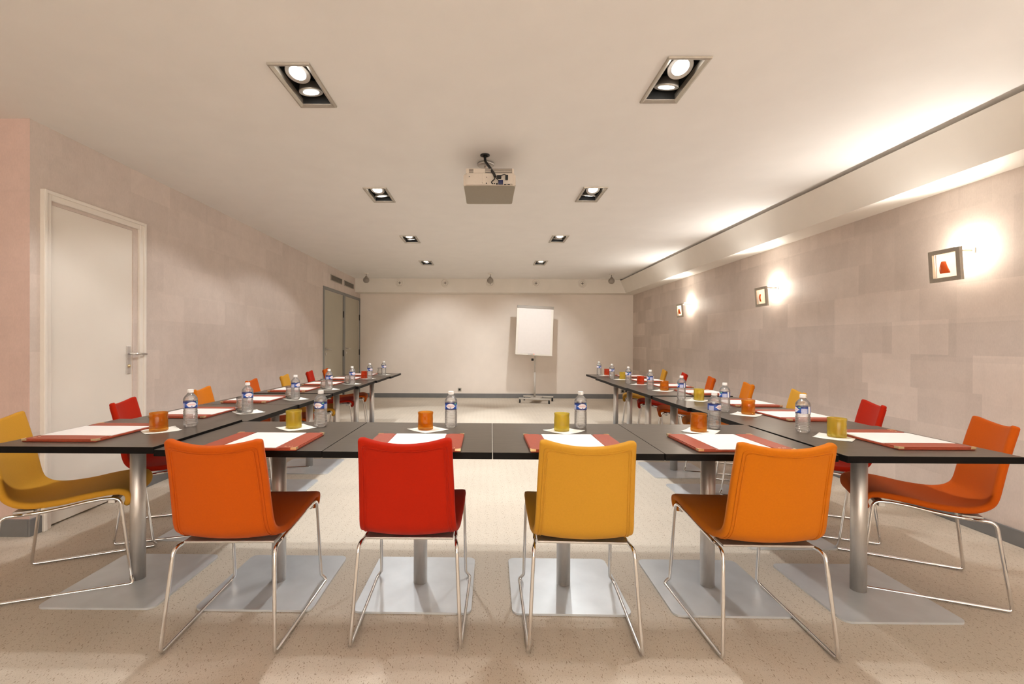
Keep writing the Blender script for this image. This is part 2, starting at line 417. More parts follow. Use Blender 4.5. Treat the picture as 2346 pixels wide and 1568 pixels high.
# doors
def casing(y0, y1, z1, w, d, mb):      # three-sided frame standing proud of the left wall, y0..y1 outer
    x0, x1 = XL - .06, XL + d
    mb.box(x0, x1, y0, y0 + w, 0, z1, bev=.004); mb.box(x0, x1, y1 - w, y1, 0, z1, bev=.004); mb.box(x0, x1, y0 + w, y1 - w, z1 - w, z1, bev=.004)
    return mb
door = ob('door_1', casing(2.845, 3.697, 2.122, .056, .018, MB()).mesh('door_frame', M_['doorw'])); door['kind'] = 'structure'
mb = casing(2.8435, 3.6985, 2.1235, .022, .030, MB()); ob('architrave', mb.mesh('architrave', M_['doorw']), door)
ob('door_leaf', MB().box(XL - .045, XL - .008, 2.901, 3.641, .012, 2.066, bev=.003).mesh('door_leaf', M_['doorw']), door)
h = ob('lock_plate', MB().box(XL - .008, XL - .002, 3.536, 3.574, .932, 1.148, bev=.002).mesh('lock_plate', M_['steel']), door)
ob('lever_handle', MB().tube(fillet([(XL - .002, 3.555, 1.088), (XL + .045, 3.555, 1.088), (XL + .05, 3.672, 1.083)], .012), .008, 12).mesh('lever', M_['chrome']), h)
ob('lock_cylinder', MB().cyl((XL - .003, 3.555, .993), (XL + .004, 3.555, .993), .012).mesh('lock_cyl', M_['gold']), h)
def grey_door(name, y0, y1, yo0, yo1):
    d = ob(name, casing(yo0, yo1, 2.137, .055, .012, MB()).mesh('grey_frame', M_['frameg'])); d['kind'] = 'structure'
    ob('door_leaf', MB().box(XL - .04, XL - .004, y0, y1, .01, 2.079, bev=.003).mesh('grey_leaf', M_['doorg']), d)
    k = ob('door_handle', MB().cyl((XL - .004, y0 + .1, 1.065), (XL + .004, y0 + .1, 1.065), .026).tube(fillet([(XL, y0 + .1, 1.065), (XL + .05, y0 + .1, 1.065), (XL + .052, y0 + .225, 1.06)], .012), .009, 10).mesh('grey_lever', M_['steel']), d)
    ob('keyhole_cover', MB().cyl((XL - .004, y0 + .1, .985), (XL + .003, y0 + .1, .985), .024).mesh('keyhole', M_['steel']), d)
    for z in (.25, .98, 1.72):
        ob('hinge', MB().cyl((XL + .008, y1 - .004, z - .06), (XL + .008, y1 - .004, z + .06), .012, 12).mesh('hinge', M_['black']), d)
grey_door('door_2', 7.806, 8.834, 7.752, 8.880)
grey_door('door_3', 8.930, 9.930, 8.881, 9.984)

# ------------------------------------------------------------------ table
CACHE = {}
def cached(key, fn):
    if key not in CACHE: CACHE[key] = fn()
    return CACHE[key]
TW = .697
def table(label, x, y, rz=0, dz=0.0, group=None, cdy=.03):
    t = thing('meeting_table', label, 'table', (x, y, 0), rz, group)
    k = round(dz * 1000)
    z1 = TOPZ + dz; z0 = z1 - .028
    ob('tabletop', cached(('top', k), lambda: MB().box(-TW / 2, TW / 2, -TW / 2, TW / 2, z0, z1, 1, .0022, mtop=0).mesh('tabletop', M_['top'], M_['edge'])), t)
    ob('column', cached(('col', k, cdy), lambda: MB().lathe([(.033, .0095), (.033, z0 - .012)], 32, (0, cdy, 0)).mesh('column', M_['steel'])), t)
    ob('base_plate', cached(('base', cdy), lambda: MB().prism(rrect(.52, .52, .035, 6, 0, cdy), 'z', 0.0005, .0095).mesh('base_plate', M_['plate'])), t)
    ob('mounting_plate', cached(('mnt', k, cdy), lambda: MB().prism(rrect(.30, .30, .03, 4, 0, cdy), 'z', z0 - .012, z0 - .0005).mesh('mounting_plate', M_['black'])), t)
    return t
ORD = ['first', 'second', 'third', 'fourth', 'fifth', 'sixth', 'seventh']
FXC = [-1.025, -.325, .3745, 1.0735]
ftx = ['leftmost table of the front row, behind the deep orange chair', 'front row table standing behind the red chair',
       'front row table standing behind the yellow chair', 'rightmost table of the front row, behind the light orange chair']
for i, x in enumerate(FXC):
    table('square black ' + ftx[i], x, 2.233 - .0076 * (x - .02) + .004 * (i == 0), -.0076, 0, 'front row tables')
LX = [-1.728, -1.705, -1.695, -1.69, -1.665, -1.645, -1.625]; LY = [2.250 + .703 * k for k in range(7)]
RX = [1.778, 1.772, 1.75, 1.742, 1.745, 1.758, 1.785]; RY = [2.190 + .703 * k for k in range(7)]
LDZ = [.010, 0, 0, .006, 0, .002, 0]; RDZ = [.004, 0, 0, .006, .001, 0, .002]
for k in range(7):
    w = 'corner table at the near end of the %s row' if k == 0 else ('last table at the far end of the %s row' if k == 6 else ORD[k] + ' table from the near end of the %s row')
    table('square black ' + w % 'left' + ', steel pedestal', LX[k], LY[k], 0, LDZ[k], 'left row tables')
    table('square black ' + w % 'right' + ', steel pedestal', RX[k], RY[k], 0, RDZ[k], 'right row tables')

# ------------------------------------------------------------------ chair
def profile():
    ctrl = [(.232, .378), (.246, .405), (.240, .436), (.205, .449), (.15, .446), (.08, .436), (0, .421), (-.08, .413), (-.14, .413), (-.188, .423), (-.226, .448), (-.245, .482), (-.259, .54), (-.276, .62), (-.297, .71), (-.318, .79), (-.3245, .815)]
    out = []
    n = len(ctrl)
    for i in range(n - 1):
        sub = 14 if i >= n - 3 else 4
        p0 = Vector(ctrl[max(i - 1, 0)]); p1 = Vector(ctrl[i]); p2 = Vector(ctrl[i + 1]); p3 = Vector(ctrl[min(i + 2, n - 1)])
        for q in range(sub):
            t = q / sub
            out.append(.5 * ((2 * p1) + (-p0 + p2) * t + (2 * p0 - 5 * p1 + 4 * p2 - p3) * t * t + (-p0 + 3 * p1 - 3 * p2 + p3) * t ** 3))
    out.append(Vector(ctrl[-1]))
    return out
PROF = profile()
_s = [0.0]
for i in range(1, len(PROF)): _s.append(_s[-1] + (PROF[i] - PROF[i - 1]).length)
STOT = _s[-1]
def lerp(tab, x):
    for (a, va), (b_, vb) in zip(tab, tab[1:]):
        if x <= b_: return va + (vb - va) * max(0, (x - a)) / (b_ - a)
    return tab[-1][1]
def halfw(i):
    s = _s[i]
    w = lerp([(0, .200), (.06, .210), (.20, .212), (.40, .204), (.50, .194), (.62, .188), (STOT, .178)], s)
    r = .011; d = STOT - s            # rounded top corners
    if d < r: w -= r - math.sqrt(max(r * r - (r - d) ** 2, 0))
    if s < .02: w -= .012 * (1 - s / .02)
    return w
def frame_at(i):
    a = PROF[max(i - 1, 0)]; b = PROF[min(i + 1, len(PROF) - 1)]
    t = (b - a).normalized(); n = Vector((-t.y, t.x))     # n points to the underside / rear for this direction
    return PROF[i], t, n
def curve_off(i, u):                 # u in -1..1; back is concave toward the sitter, seat slightly dished
    s = _s[i]
    c = lerp([(0, 0), (.1, .004), (.42, .012), (.56, .024), (STOT, .034)], s)
    return c * u * u
def shell_pt(i, u, side, th):
    p, t, n = frame_at(i); w = halfw(i)
    off = side * th - curve_off(i, u)
    q = p + n * off
    dip = lerp([(0, 0), (STOT - .12, 0), (STOT, 1)], _s[i]) * -.015 * (1 - u * u)
    return Vector((u * w, q.x, q.y + dip))
def shell_mesh(fab):
    TH = .0145; mb = MB(); ring = []
    us = [-1 + 2 * k / 14 for k in range(15)]
    NR = None; vs = []; fs = []
    npf = len(PROF)
    for i in range(npf):
        w = halfw(i); e = min(TH, w * .5)
        pts = []
        d = min(_s[i], STOT - _s[i]); th = TH * (1 if d > .012 else (.45 + .55 * math.sqrt(max(0, 1 - (1 - d / .012) ** 2))))
        inner = (w - e) / w
        for u in us: pts.append(shell_pt(i, u * inner, 1, th))
        for k in range(1, 4):
            a = PI * k / 4; ca = math.copysign(abs(math.cos(a)) ** .55, math.cos(a)) if k != 2 else 0
            p = shell_pt(i, inner, ca, th); p.x += e * math.sin(a) ** .55; pts.append(p)
        for u in reversed(us): pts.append(shell_pt(i, u * inner, -1, th))
        for k in range(1, 4):
            a = PI * k / 4; ca = math.copysign(abs(math.cos(a)) ** .55, math.cos(a)) if k != 2 else 0
            p = shell_pt(i, -inner, -ca, th); p.x -= e * math.sin(a) ** .55; pts.append(p)
        NR = len(pts); vs += pts
    for i in range(npf - 1):
        for k in range(NR):
            k2 = (k + 1) % NR
            fs.append((i * NR + k, i * NR + k2, (i + 1) * NR + k2, (i + 1) * NR + k))
    # strip caps
    h = len(us)
    for base in (0, (npf - 1) * NR):
        top = [base + k for k in range(h)]; bot = [base + h + 3 + (h - 1 - k) for k in range(h)]
        for k in range(h - 1): fs.append((top[k], top[k + 1], bot[k + 1], bot[k]))
        fs.append((top[h - 1], base + h, base + h + 1, base + h + 2, bot[h - 1]))
        fs.append((bot[0], base + 2 * h + 3, base + 2 * h + 4, base + 2 * h + 5, top[0]))
    mb.add(vs, fs, True)
    return mb.mesh('shell_' + fab, FAB[fab])
def piping_mesh(fab):
    mb = MB()
    i0 = min(range(len(PROF)), key=lambda i: abs(_s[i] - .47)); i1 = len(PROF) - 1
    for inset, r in ((.019, .0036), (.029, .0028)):
        pts = []; top = max(i for i in range(len(PROF)) if STOT - _s[i] >= inset)
        def P(i, x): return shell_pt(i, x / halfw(i), 1, .0147)
        rr = .016
        for i in range(i0, top + 1):
            w0 = lerp([(0, .200), (.06, .210), (.20, .212), (.40, .204), (.50, .194), (.62, .188), (STOT, .178)], _s[i]) - inset
            d = _s[top] - _s[i]
            if d < rr: w0 -= rr - math.sqrt(max(0, rr * rr - (rr - d) ** 2))
            pts.append(P(i, -w0))
        xw = -pts[-1].x
        mid = [P(top, -xw + 2 * xw * k / 12) for k in range(1, 12)]
        right = [Vector((-p.x, p.y, p.z)) for p in reversed(pts)]
        mb.tube(pts + mid + right, r, 6)
    return mb.mesh('piping_' + fab, FAB[fab])
def side_frame(s):
    pts = [(s * .178, -.10, .384), (s * .184, -.15, .384), (s * .193, -.224, .385), (s * .213, -.270, .0075), (s * .232, .277, .0075), (s * .210, .262, .040), (s * .203, .216, .421), (s * .201, .150, .4235), (s * .196, .08, .415), (s * .188, 0, .399), (s * .183, -.07, .3885), (s * .1835, -.11, .3855), (s * .184, -.15, .384)]
    path = fillet(pts[1:], [0, .035, .016, .018, .014, .040, .05, .2, .2, .2, .2, 0], 7)
    return MB().tube(path, .0074, 12).mesh('sled', M_['chrome'])
def chair(label, x, y, face, fab, group):
    # face: direction the sitter looks, degrees from +X
    t = thing('sled_base_chair', label, 'chair', (x, y, 0), math.radians(face - 90), group)
    sh = ob('upholstered_shell', cached(('shell', fab), lambda: shell_mesh(fab)), t)
    ob('piping', cached(('pipe', fab), lambda: piping_mesh(fab)), sh)
    for s in (-1, 1): ob('sled_leg', cached(('sled', s), lambda s=s: side_frame(s)), t)
    ob('cross_bar', cached('cbar', lambda: MB().box(-.196, .196, .165, .195, .395, .418, bev=.003).mesh('cross_bar', M_['alu'])), t)
    ob('seat_support', cached('rbar', lambda: MB().box(-.176, .176, -.190, -.115, .3895, .3985, bev=.002).mesh('seat_support', M_['alu'])), t)
    return t
NM = dict(red='red', deep='deep orange', light='light orange', yellow='yellow')
def cl(fab, rest): return NM[fab] + ' felt chair on chrome legs, ' + rest
chair(cl('deep', 'back to camera at the leftmost front table'), -1.017, 2.0, 91.3, 'deep', 'front row chairs')
chair(cl('red', 'back to camera in the front row'), -.313, 2.045, 90.3, 'red', 'front row chairs')
chair(cl('yellow', 'back to camera in the front row'), .384, 2.015, 88, 'yellow', 'front row chairs')
chair(cl('light', 'back to camera at the rightmost front table'), 1.100, 1.995, 89.3, 'light', 'front row chairs')
LCH = [(-2.060, 2.332, 24, 'yellow'), (-1.978, 2.955, 20, 'red'), (-1.965, 3.71, 15, 'light'), (-1.995, 4.525, 13, 'deep'), (-1.965, 5.185, 13, 'yellow'), (-1.965, 5.905, 12, 'red'), (-1.94, 6.42, 12, 'deep')]
RCH = [(2.163, 2.355, 155, 'deep'), (2.157, 3.04, 157, 'red'), (2.16, 3.74, 159, 'yellow'), (2.155, 4.42, 162, 'light'), (2.19, 5.21, 162, 'deep'), (2.18, 5.89, 163, 'red'), (2.19, 6.57, 164, 'yellow')]
def rowpos(k, side):
    if k == 0: return 'nearest of the %s row, cut by the photo edge' % side if side == 'left' else 'nearest of the right row, facing left'
    if k == 6: return 'farthest of the %s row' % side
    return ORD[k] + ' from the near end of the %s row' % side
for k in range(7):
    chair(cl(LCH[k][3], rowpos(k, 'left')), *LCH[k], 'left row chairs')
    chair(cl(RCH[k][3], rowpos(k, 'right')), *RCH[k], 'right row chairs')

# ------------------------------------------------------------------ place settings
FW, FD = .405, .322         # pad: long side, short side
def pad_cover():
    return MB().box(-FW / 2, FW / 2, -FD / 2, FD / 2, 0.0004, .011, bev=.003).mesh('pad_cover', M_['leather'])
def pad_flap(s):
    # side flap, its inner edge a shallow curve
    n = 12; a = []
    for k in range(n + 1):
        t = -1 + 2 * k / n
        a.append((s * (FW / 2 - .078 - .012 * (1 - t * t) + .006), t * (FD / 2 - .002)))
    poly = a + [(s * (FW / 2 - .002), FD / 2 - .002), (s * (FW / 2 - .002), -FD / 2 + .002)]
    return MB().prism(poly, 'z', .0112, .0136).mesh('pad_flap', M_['leather'])
def corner(sx, sy):
    x, y = sx * (FW / 2 + .0012), sy * (FD / 2 + .0012)
    return MB().prism([(x, y), (x - sx * .023, y), (x - sx * .008, y - sy * .006), (x - sx * .006, y - sy * .008), (x, y - sy * .023)], 'z', .0060, .0150).mesh('pad_corner', M_['gold'])
def stamp():
    mb = MB()
    for k, (x, y, w) in enumerate(((.150, -.135, .012), (.166, -.135, .007), (.176, -.133, .004))):
        mb.prism([(x + w * .5 * math.cos(a), y + .0042 * math.sin(a) * (1 + .4 * math.cos(3 * a))) for a in [2 * PI * q / 14 for q in range(14)]], 'z', .0137, .0141)
    return mb.mesh('pad_stamp', M_['gilt'])
def desk_pad(label, x, y, z, rz, group):
    t = thing('leather_desk_pad', label, 'desk pad', (x, y, z), rz, group)
    ob('cover', cached('pad', pad_cover), t)
    for s in (-1, 1): ob('flap', cached(('flap', s), lambda s=s: pad_flap(s)), t)
    for sx in (-1, 1):
        for sy in (-1, 1):
            c = ob('corner_guard', cached(('cor', sx, sy), lambda sx=sx, sy=sy: corner(sx, sy)), t); c['label'] = 'brass corner guard'
    ob('emblem', cached('stamp', stamp), t)['label'] = 'small gilt stamped emblem'
    return t
def paper(label, x, y, z, rz, group):
    o = ob('paper_sheet', cached('paper', lambda: MB().box(-.118, .118, -FD / 2 + .002, FD / 2 - .002, .0112, .0134).mesh('paper', M_['paper'])), None, (x, y, z), (0, 0, rz))
    return tag(o, label, 'paper', group)

def bottle_body():
    p = [(.010, .006), (.022, .0005), (.027, .003), (.0315, .010), (.0325, .016)]
    z = .020
    for k in range(8):
        p += [(.0327, z), (.0327, z + .0028), (.0308, z + .0045), (.0308, z + .0060)]; z += .0082
    p += [(.0312, z + .001), (.0300, z + .004), (.0318, z + .008), (.0322, .096), (.0322, .135), (.0330, .138), (.0328, .142), (.0312, .145), (.0315, .147), (.029, .152), (.023, .160), (.0165, .168), (.0128, .172), (.0122, .176), (.0122, .186)]
    return MB().lathe(p, 40).mesh('bottle_body', M_['pet'])
def bottle_cap():
    n = 40; mb = MB(); prof = [(.0146, .1755), (.0148, .177), (.0145, .1785), (.0145, .189), (.0132, .1915)]
    vs = []; fs = []
    for r, z in prof:
        for k in range(n):
            a = 2 * PI * k / n; q = r * (1 - .035 * (k % 2)) if .178 < z < .190 else r
            vs.append((q * math.cos(a), q * math.sin(a), z))
    for i in range(len(prof) - 1):
        for k in range(n): fs.append((i * n + k, i * n + (k + 1) % n, (i + 1) * n + (k + 1) % n, (i + 1) * n + k))
    fs.append(tuple((len(prof) - 1) * n + k for k in range(n))); fs.append(tuple(reversed(range(n))))
    return mb.add(vs, fs, False).mesh('bottle_cap', M_['cap'])
def bottle(label, x, y, z, rz, group):
    t = thing('water_bottle', label, 'bottle', (x, y, z), rz, group)
    ob('body', cached('bbody', bottle_body), t)
    ob('paper_label', cached('blabel', lambda: MB().lathe([(.0326, .0975), (.0326, .1335)], 48, cap0=False, cap1=False).mesh('bottle_label', M_['label'])), t)['label'] = 'blue label with white oval emblem'
    ob('cap', cached('bcap', bottle_cap), t)['label'] = 'white screw cap'
    return t
def tumbler_mesh(kind):
    mb = MB(); n = 40
    if kind == 'clear':
        out = [(.022, .001), (.030, .004), (.0365, .018), (.0385, .034), (.036, .050), (.0315, .064), (.0305, .074), (.033, .088), (.036, .096)]
        inn = [(.0345, .096), (.0315, .088), (.029, .074), (.030, .064), (.0345, .050), (.037, .034), (.035, .018), (.026, .009), (.004, .008)]
    else:
        out = [(.030, .0005), (.0375, .002), (.0392, .006), (.0388, .018), (.0384, .032), (.0388, .048), (.0380, .064), (.0372, .074), (.0386, .082), (.0393, .0875), (.0385, .090)]
        inn = [(.0362, .0895), (.0355, .083), (.0347, .074), (.0355, .062), (.0360, .046), (.0357, .030), (.0350, .018), (.030, .0135), (.004, .0125)]
    prof = out + inn; vs = []; fs = []
    for i, (r, z) in enumerate(prof):
        for k in range(n):
            a = 2 * PI * k / n
            wob = 1 + (.010 * math.sin(2 * a + z * 60) + .006 * math.sin(3 * a - z * 35)) * (kind != 'clear') * (z > .004)
            vs.append((r * wob * math.cos(a), r * wob * math.sin(a), z))
    for i in range(len(prof) - 1):
        for k in range(n): fs.append((i * n + k, i * n + (k + 1) % n, (i + 1) * n + (k + 1) % n, (i + 1) * n + k))
    fs.append(tuple(reversed(range(n)))); fs.append(tuple((len(prof) - 1) * n + k for k in range(n)))
    return mb.add(vs, fs, True).mesh('tumbler_' + kind, M_[{'clear': 'clear', 'orange': 'g_orange', 'yellow': 'g_yellow', 'red': 'g_red'}[kind]])
def tumbler(label, x, y, z, kind, group):
    o = ob('drinking_glass', cached(('tum', kind), lambda: tumbler_mesh(kind)), None, (x, y, z), (0, 0, random.uniform(0, 6)))
    return tag(o, label, 'glass', group)
def napkin_mesh(v):
    rnd = random.Random(v); n = 10; S = .15; vs = []; fs = []
    for lay, z0 in ((0, .0002), (1, .0016)):
        for i in range(n + 1):
            for j in range(n + 1):
                x = (i / n - .5) * S; y = (j / n - .5) * S
                e = 0
                if i in (0, n) or j in (0, n): e = .0012
                x += e * rnd.uniform(-1, 1); y += e * rnd.uniform(-1, 1)
                cornr = max(0, abs(i / n - .5) + abs(j / n - .5) - .78) * .012 * (1 if (i + j) % 3 else .6)
                vs.append((x, y, z0 + cornr))
    m = (n + 1) ** 2
    for i in range(n):
        for j in range(n):
            a = i * (n + 1) + j
            fs.append((a, a + 1, a + n + 2, a + n + 1)); fs.append((m + a, m + a + n + 1, m + a + n + 2, m + a + 1))
    rim = [i * (n + 1) for i in range(n + 1)] + [n * (n + 1) + j for j in range(1, n + 1)] + [i * (n + 1) + n for i in range(n - 1, -1, -1)] + [j for j in range(n - 1, 0, -1)]
    for a, b in zip(rim, rim[1:] + rim[:1]): fs.append((a, b, b + m, a + m))
    return MB().add(vs, fs, True).mesh('napkin', M_['napkin'])
def napkin(label, x, y, z, rz, group):
    v = random.randrange(3)
    o = ob('paper_napkin', cached(('nap', v), lambda: napkin_mesh(v)), None, (x, y, z), (0, 0, rz))
    return tag(o, label, 'napkin', group)

NZ = .0019
def setting(where, pad, bot, brz, gl, kind, nap, z, rz, row, nrz=.785, gnap=True, bnap=False):
    g = ' on the ' + row + ' tables'
    desk_pad('russet leather desk pad with brass corners, ' + where, *pad, z, rz, 'desk pads' + g)
    paper('white paper sheet held in the desk pad, ' + where, *pad, z, rz, 'paper sheets' + g)
    bottle('small clear water bottle with blue label, ' + where, *bot, z + (NZ if bnap else 0), brz, 'water bottles' + g)
    tumbler({'clear': 'clear', 'orange': 'orange', 'yellow': 'yellow', 'red': 'red'}[kind] + ' glass tumbler on a napkin, ' + where, *gl, z + NZ, kind, 'tumblers' + g)
    napkin('white paper napkin under the ' + kind + ' tumbler, ' + where, *nap, z, nrz, 'napkins' + g)
FP = [(-.985, 2.052), (-.312, 2.043), (.377, 2.047), (1.068, 2.07)]
FBt = [(-.882, 2.444), (-.192, 2.442), (.495, 2.46), (1.203, 2.460)]
FG = [(-1.007, 2.402), (-.317, 2.374), (.379, 2.359), (1.079, 2.368)]
fk = ['yellow', 'orange', 'yellow', 'orange']
fw = ['before the deep orange front chair', 'before the red front chair', 'before the yellow front chair', 'before the light orange front chair']
for i in range(4):
    setting(fw[i], FP[i], FBt[i], (-.15, 0, .12, .55)[i], FG[i], fk[i], (FG[i][0] + .012, FG[i][1] + .002), TOPZ, (-.0076, 0, .015, .02)[i], 'front', .785 + (.05, .0, -.05, .1)[i])
LB = [(-1.529, 2.374), (-1.497, 2.879), (-1.484, 3.569), (-1.470, 4.285), (-1.444, 4.927), (-1.442, 5.66), (-1.432, 6.375)]
LK = ['orange', 'clear', 'clear', 'clear', 'clear', 'red', 'clear']
LP = [(-1.848, 2.187), (-1.805, 2.875), (-1.78, 3.555), (-1.775, 4.265), (-1.755, 4.965), (-1.735, 5.665), (-1.715, 6.36)]
RB = [(1.587, 2.336), (1.566, 3.063), (1.562, 3.735), (1.560, 4.445), (1.568, 5.160), (1.572, 5.855), (1.588, 6.60)]
RG = [(1.671, 2.221), (1.660, 2.954), (1.678, 3.682), (1.668, 4.375), (1.682, 5.095), (1.694, 5.815), (1.683, 6.53)]
RK = ['yellow', 'orange', 'yellow', 'orange', 'red', 'yellow', 'red']
RP = [(1.888, 2.153), (1.903, 2.885), (1.93, 3.49), (1.925, 4.19), (1.925, 4.895), (1.93, 5.59), (1.945, 6.28)]
def seat(k, side): return ('first' if k == 0 else 'last' if k == 6 else ORD[k]) + ' place of the ' + side + ' row'
for k in range(7):
    b = LB[k]
    gl = (-1.600, 2.244) if k == 0 else (b[0] - .062, b[1] + .052) if k != 5 else (-1.525, 5.72)
    nap = (-1.603, 2.262) if k == 0 else (b[0] - .018, b[1] + .05) if k != 5 else (-1.482, 5.70)
    setting(seat(k, 'left'), LP[k], b, (.75, .75, 1.2, 1.3, .9, .8, .8)[k], gl, LK[k], nap, TOPZ + LDZ[k], -PI / 2, 'left row', .785, True, k > 0)
    g = RG[k]
    setting(seat(k, 'right'), RP[k], RB[k], (-1.9, -2.0, -1.9, -1.5, -1.2, -1.1, -1.0)[k], g, RK[k], (g[0] - .015, g[1] - .008), TOPZ + RDZ[k], PI / 2, 'right row')

# ------------------------------------------------------------------ recessed double spotlights
def fx_frame():
    W, D, w = .208, .412, .025; mb = MB()
    a = [(-W / 2, -D / 2), (W / 2, -D / 2), (W / 2, D / 2), (-W / 2, D / 2)]
    def rect(i, z): return [(sx * (W / 2 - i), sy * (D / 2 - i), z) for sx, sy in ((-1, -1), (1, -1), (1, 1), (-1, 1))]
    loops = [rect(0, -.0005), rect(.002, -.009), rect(.010, -.011), rect(w, -.002), rect(w, .03)]
    vs = [p for l in loops for p in l]; fs = []
    for i in range(len(loops) - 1):
        for k in range(4): fs.append((i * 4 + k, i * 4 + (k + 1) % 4, (i + 1) * 4 + (k + 1) % 4, (i + 1) * 4 + k))
    me = bpy.data.meshes.new('light_frame'); me.from_pydata(vs, [], fs); me.materials.append(M_['frame']); me.update(); return me
def fx_box():
    W, D, H = OW + .004, OD + .004, .14
    p = [(-W / 2, -D / 2), (W / 2, -D / 2), (W / 2, D / 2), (-W / 2, D / 2)]
    vs = [(x, y, .001) for x, y in p] + [(x, y, H) for x, y in p]
    me = bpy.data.meshes.new('light_housing'); me.from_pydata(vs, [], [(0, 1, 5, 4), (1, 2, 6, 5), (2, 3, 7, 6), (3, 0, 4, 7), (4, 5, 6, 7)]); me.materials.append(M_['dark']); me.update(); return me
def lamp_can():
    return MB().lathe([(.058, -.004), (.060, -.006), (.062, -.004), (.062, .004), (.059, .010), (.054, .034), (.040, .044), (.012, .046)], 36).lathe([(.058, -.004), (.051, .002), (.049, .006)], 36, cap0=False, cap1=False).mesh('lamp_can', M_['alu'])
def lamp_lens():
    return MB().lathe([(.050, -.001), (.044, -.0035), (.032, -.006), (.012, -.0075), (.002, -.008)], 36, cap0=False).mesh('lamp_lens', M_['lens'])
LIGHTS = []
flab = []
for s in ('left', 'right'):
    for k in range(4): flab.append('recessed double spotlight, ' + ('nearest' if k == 0 else 'farthest' if k == 3 else ORD[k] + ' nearest') + ' of the ' + s + ' ceiling row')
flab += ['added unseen fill spotlight behind the camera on the left', 'added unseen fill spotlight behind the camera on the right']
TILT = [((.34, .10), (.18, -.02)), ((.30, .08), (.16, .0)), ((.22, .1), (.1, 0)), ((.1, .05), (.05, 0))]
for i, (x, y) in enumerate(FIX):
    t = thing('ceiling_spotlight', flab[i], 'ceiling light', (x, y, CEIL), 0, 'recessed ceiling spotlights')
    ob('frame', cached('fxf', fx_frame), t); ob('housing', cached('fxb', fx_box), t)
    for j, dy in enumerate((-.088, .088)):
        lx = ((.10, -.10) if x < 0 else (-.05, .10))[j] if i < 8 else 0
        ly = (-.22, .12)[j] if x < 0 else (-.32, .20)[j]
        if i >= 8: ly = 0
        # lamp axis points down; tilt rx turns it toward -y (camera), ry toward +-x
        lamp = ob('lamp', cached('can', lamp_can), t, (0, dy, .020), (ly * 1.5, lx * .8, 0))
        lens = ob('lens', cached('lens', lamp_lens), lamp); lens['label'] = 'lit glass lens'
        LIGHTS.append((x, y + dy * (1.55 if (i in (0, 4) and j == 0) else .8), i, j))

# ------------------------------------------------------------------ projector
P = thing('ceiling_projector', 'beige projector hung upside down from the ceiling', 'projector', (.008, 3.40, CEIL))
mb = MB()
z0, z1 = -.255, -.170
# main body, tapered toward the front, with rounded edges
bm = bmesh.new(); bmesh.ops.create_cube(bm, size=1)
for v in bm.verts:
    f = v.co.y > 0
    v.co = Vector((v.co.x * (.362 if not f else .352), v.co.y * .42, (z0 + z1) / 2 + v.co.z * (z1 - z0)))
bmesh.ops.bevel(bm, geom=[e for e in bm.edges if abs(e.verts[0].co.z - e.verts[1].co.z) > .01], offset=.022, segments=4, affect='EDGES')
bmesh.ops.bevel(bm, geom=[e for e in bm.edges if e.calc_length() > .05 and abs(e.verts[0].co.z - e.verts[1].co.z) < .001], offset=.007, segments=2, affect='EDGES')
mb.frombm(bm); ob('body', mb.mesh('projector_body', M_['proj']), P)
ob('upper_deck', MB().box(-.165, .168, -.200, .17, z1, z1 + .036, bev=.006).mesh('proj_deck', M_['proj']), P)
ob('lid_panel', MB().prism(rrect(.352, .408, .022, 5), 'z', z0 - .004, z0 + .001).mesh('proj_lid', M_['projlid']), P)['label'] = 'darker grey underside lid'
mb = MB().box(-.03, .155, -.2025, -.1995, z1 + .003, z1 + .033)
for k in range(2): mb.box(-.028, .153, -.205, -.2025, z1 + .009 + k * .012, z1 + .013 + k * .012, 1)
ob('vent_grille', mb.mesh('proj_vent', M_['projd'], M_['proj']), P)
ob('vent_slot', MB().box(-.142, -.112, -.2015, -.1995, z1 + .004, z1 + .015).box(-.142, -.112, -.2015, -.1995, z1 + .018, z1 + .030).mesh('proj_slot', M_['projd']), P)
ob('socket_panel', MB().box(-.05, .155, -.2125, -.2095, z0 + .010, z1 - .003, bev=.001).mesh('proj_sock', M_['proj']), P)
mb = MB()
for x, z, r in ((-.02, -.200, .003), (-.022, -.241, .0045), (.02, -.243, .0045), (.034, -.243, .0045), (.05, -.245, .006), (-.14, -.195, .0025), (-.05, -.238, .002)):
    mb.cyl((x, -.2135, z), (x, -.2095, z), r, 12)
mb.box(.100, .115, -.2135, -.2095, -.251, -.247).box(.124, .140, -.2135, -.2095, -.251, -.247)
ob('socket', mb.mesh('proj_holes', M_['black']), P)
ob('plug', MB().box(.060, .092, -.238, -.2125, -.252, -.226, bev=.003).mesh('plug_blue', M_['blue']), P)['label'] = 'dark blue cable plug'
ob('plug', MB().box(.050, .080, -.240, -.2125, -.212, -.193, bev=.003).box(.108, .126, -.236, -.2125, -.222, -.190, bev=.003).mesh('plug_black', M_['black']), P)['label'] = 'black cable plugs'
ob('mount_pole', MB().cyl((-.028, .06, z1 + .036), (-.028, .06, -.004), .013).lathe([(.058, z1 + .036), (.055, z1 + .045), (.030, z1 + .056), (.014, z1 + .060)], 32, (-.028, .06, 0)).mesh('mount_pole', M_['proj']), P)
ob('ceiling_rose', MB().lathe([(.012, -.022), (.058, -.020), (.063, -.014), (.063, -.001)], 40, (-.028, .06, 0)).mesh('ceiling_rose', M_['alu']), P)
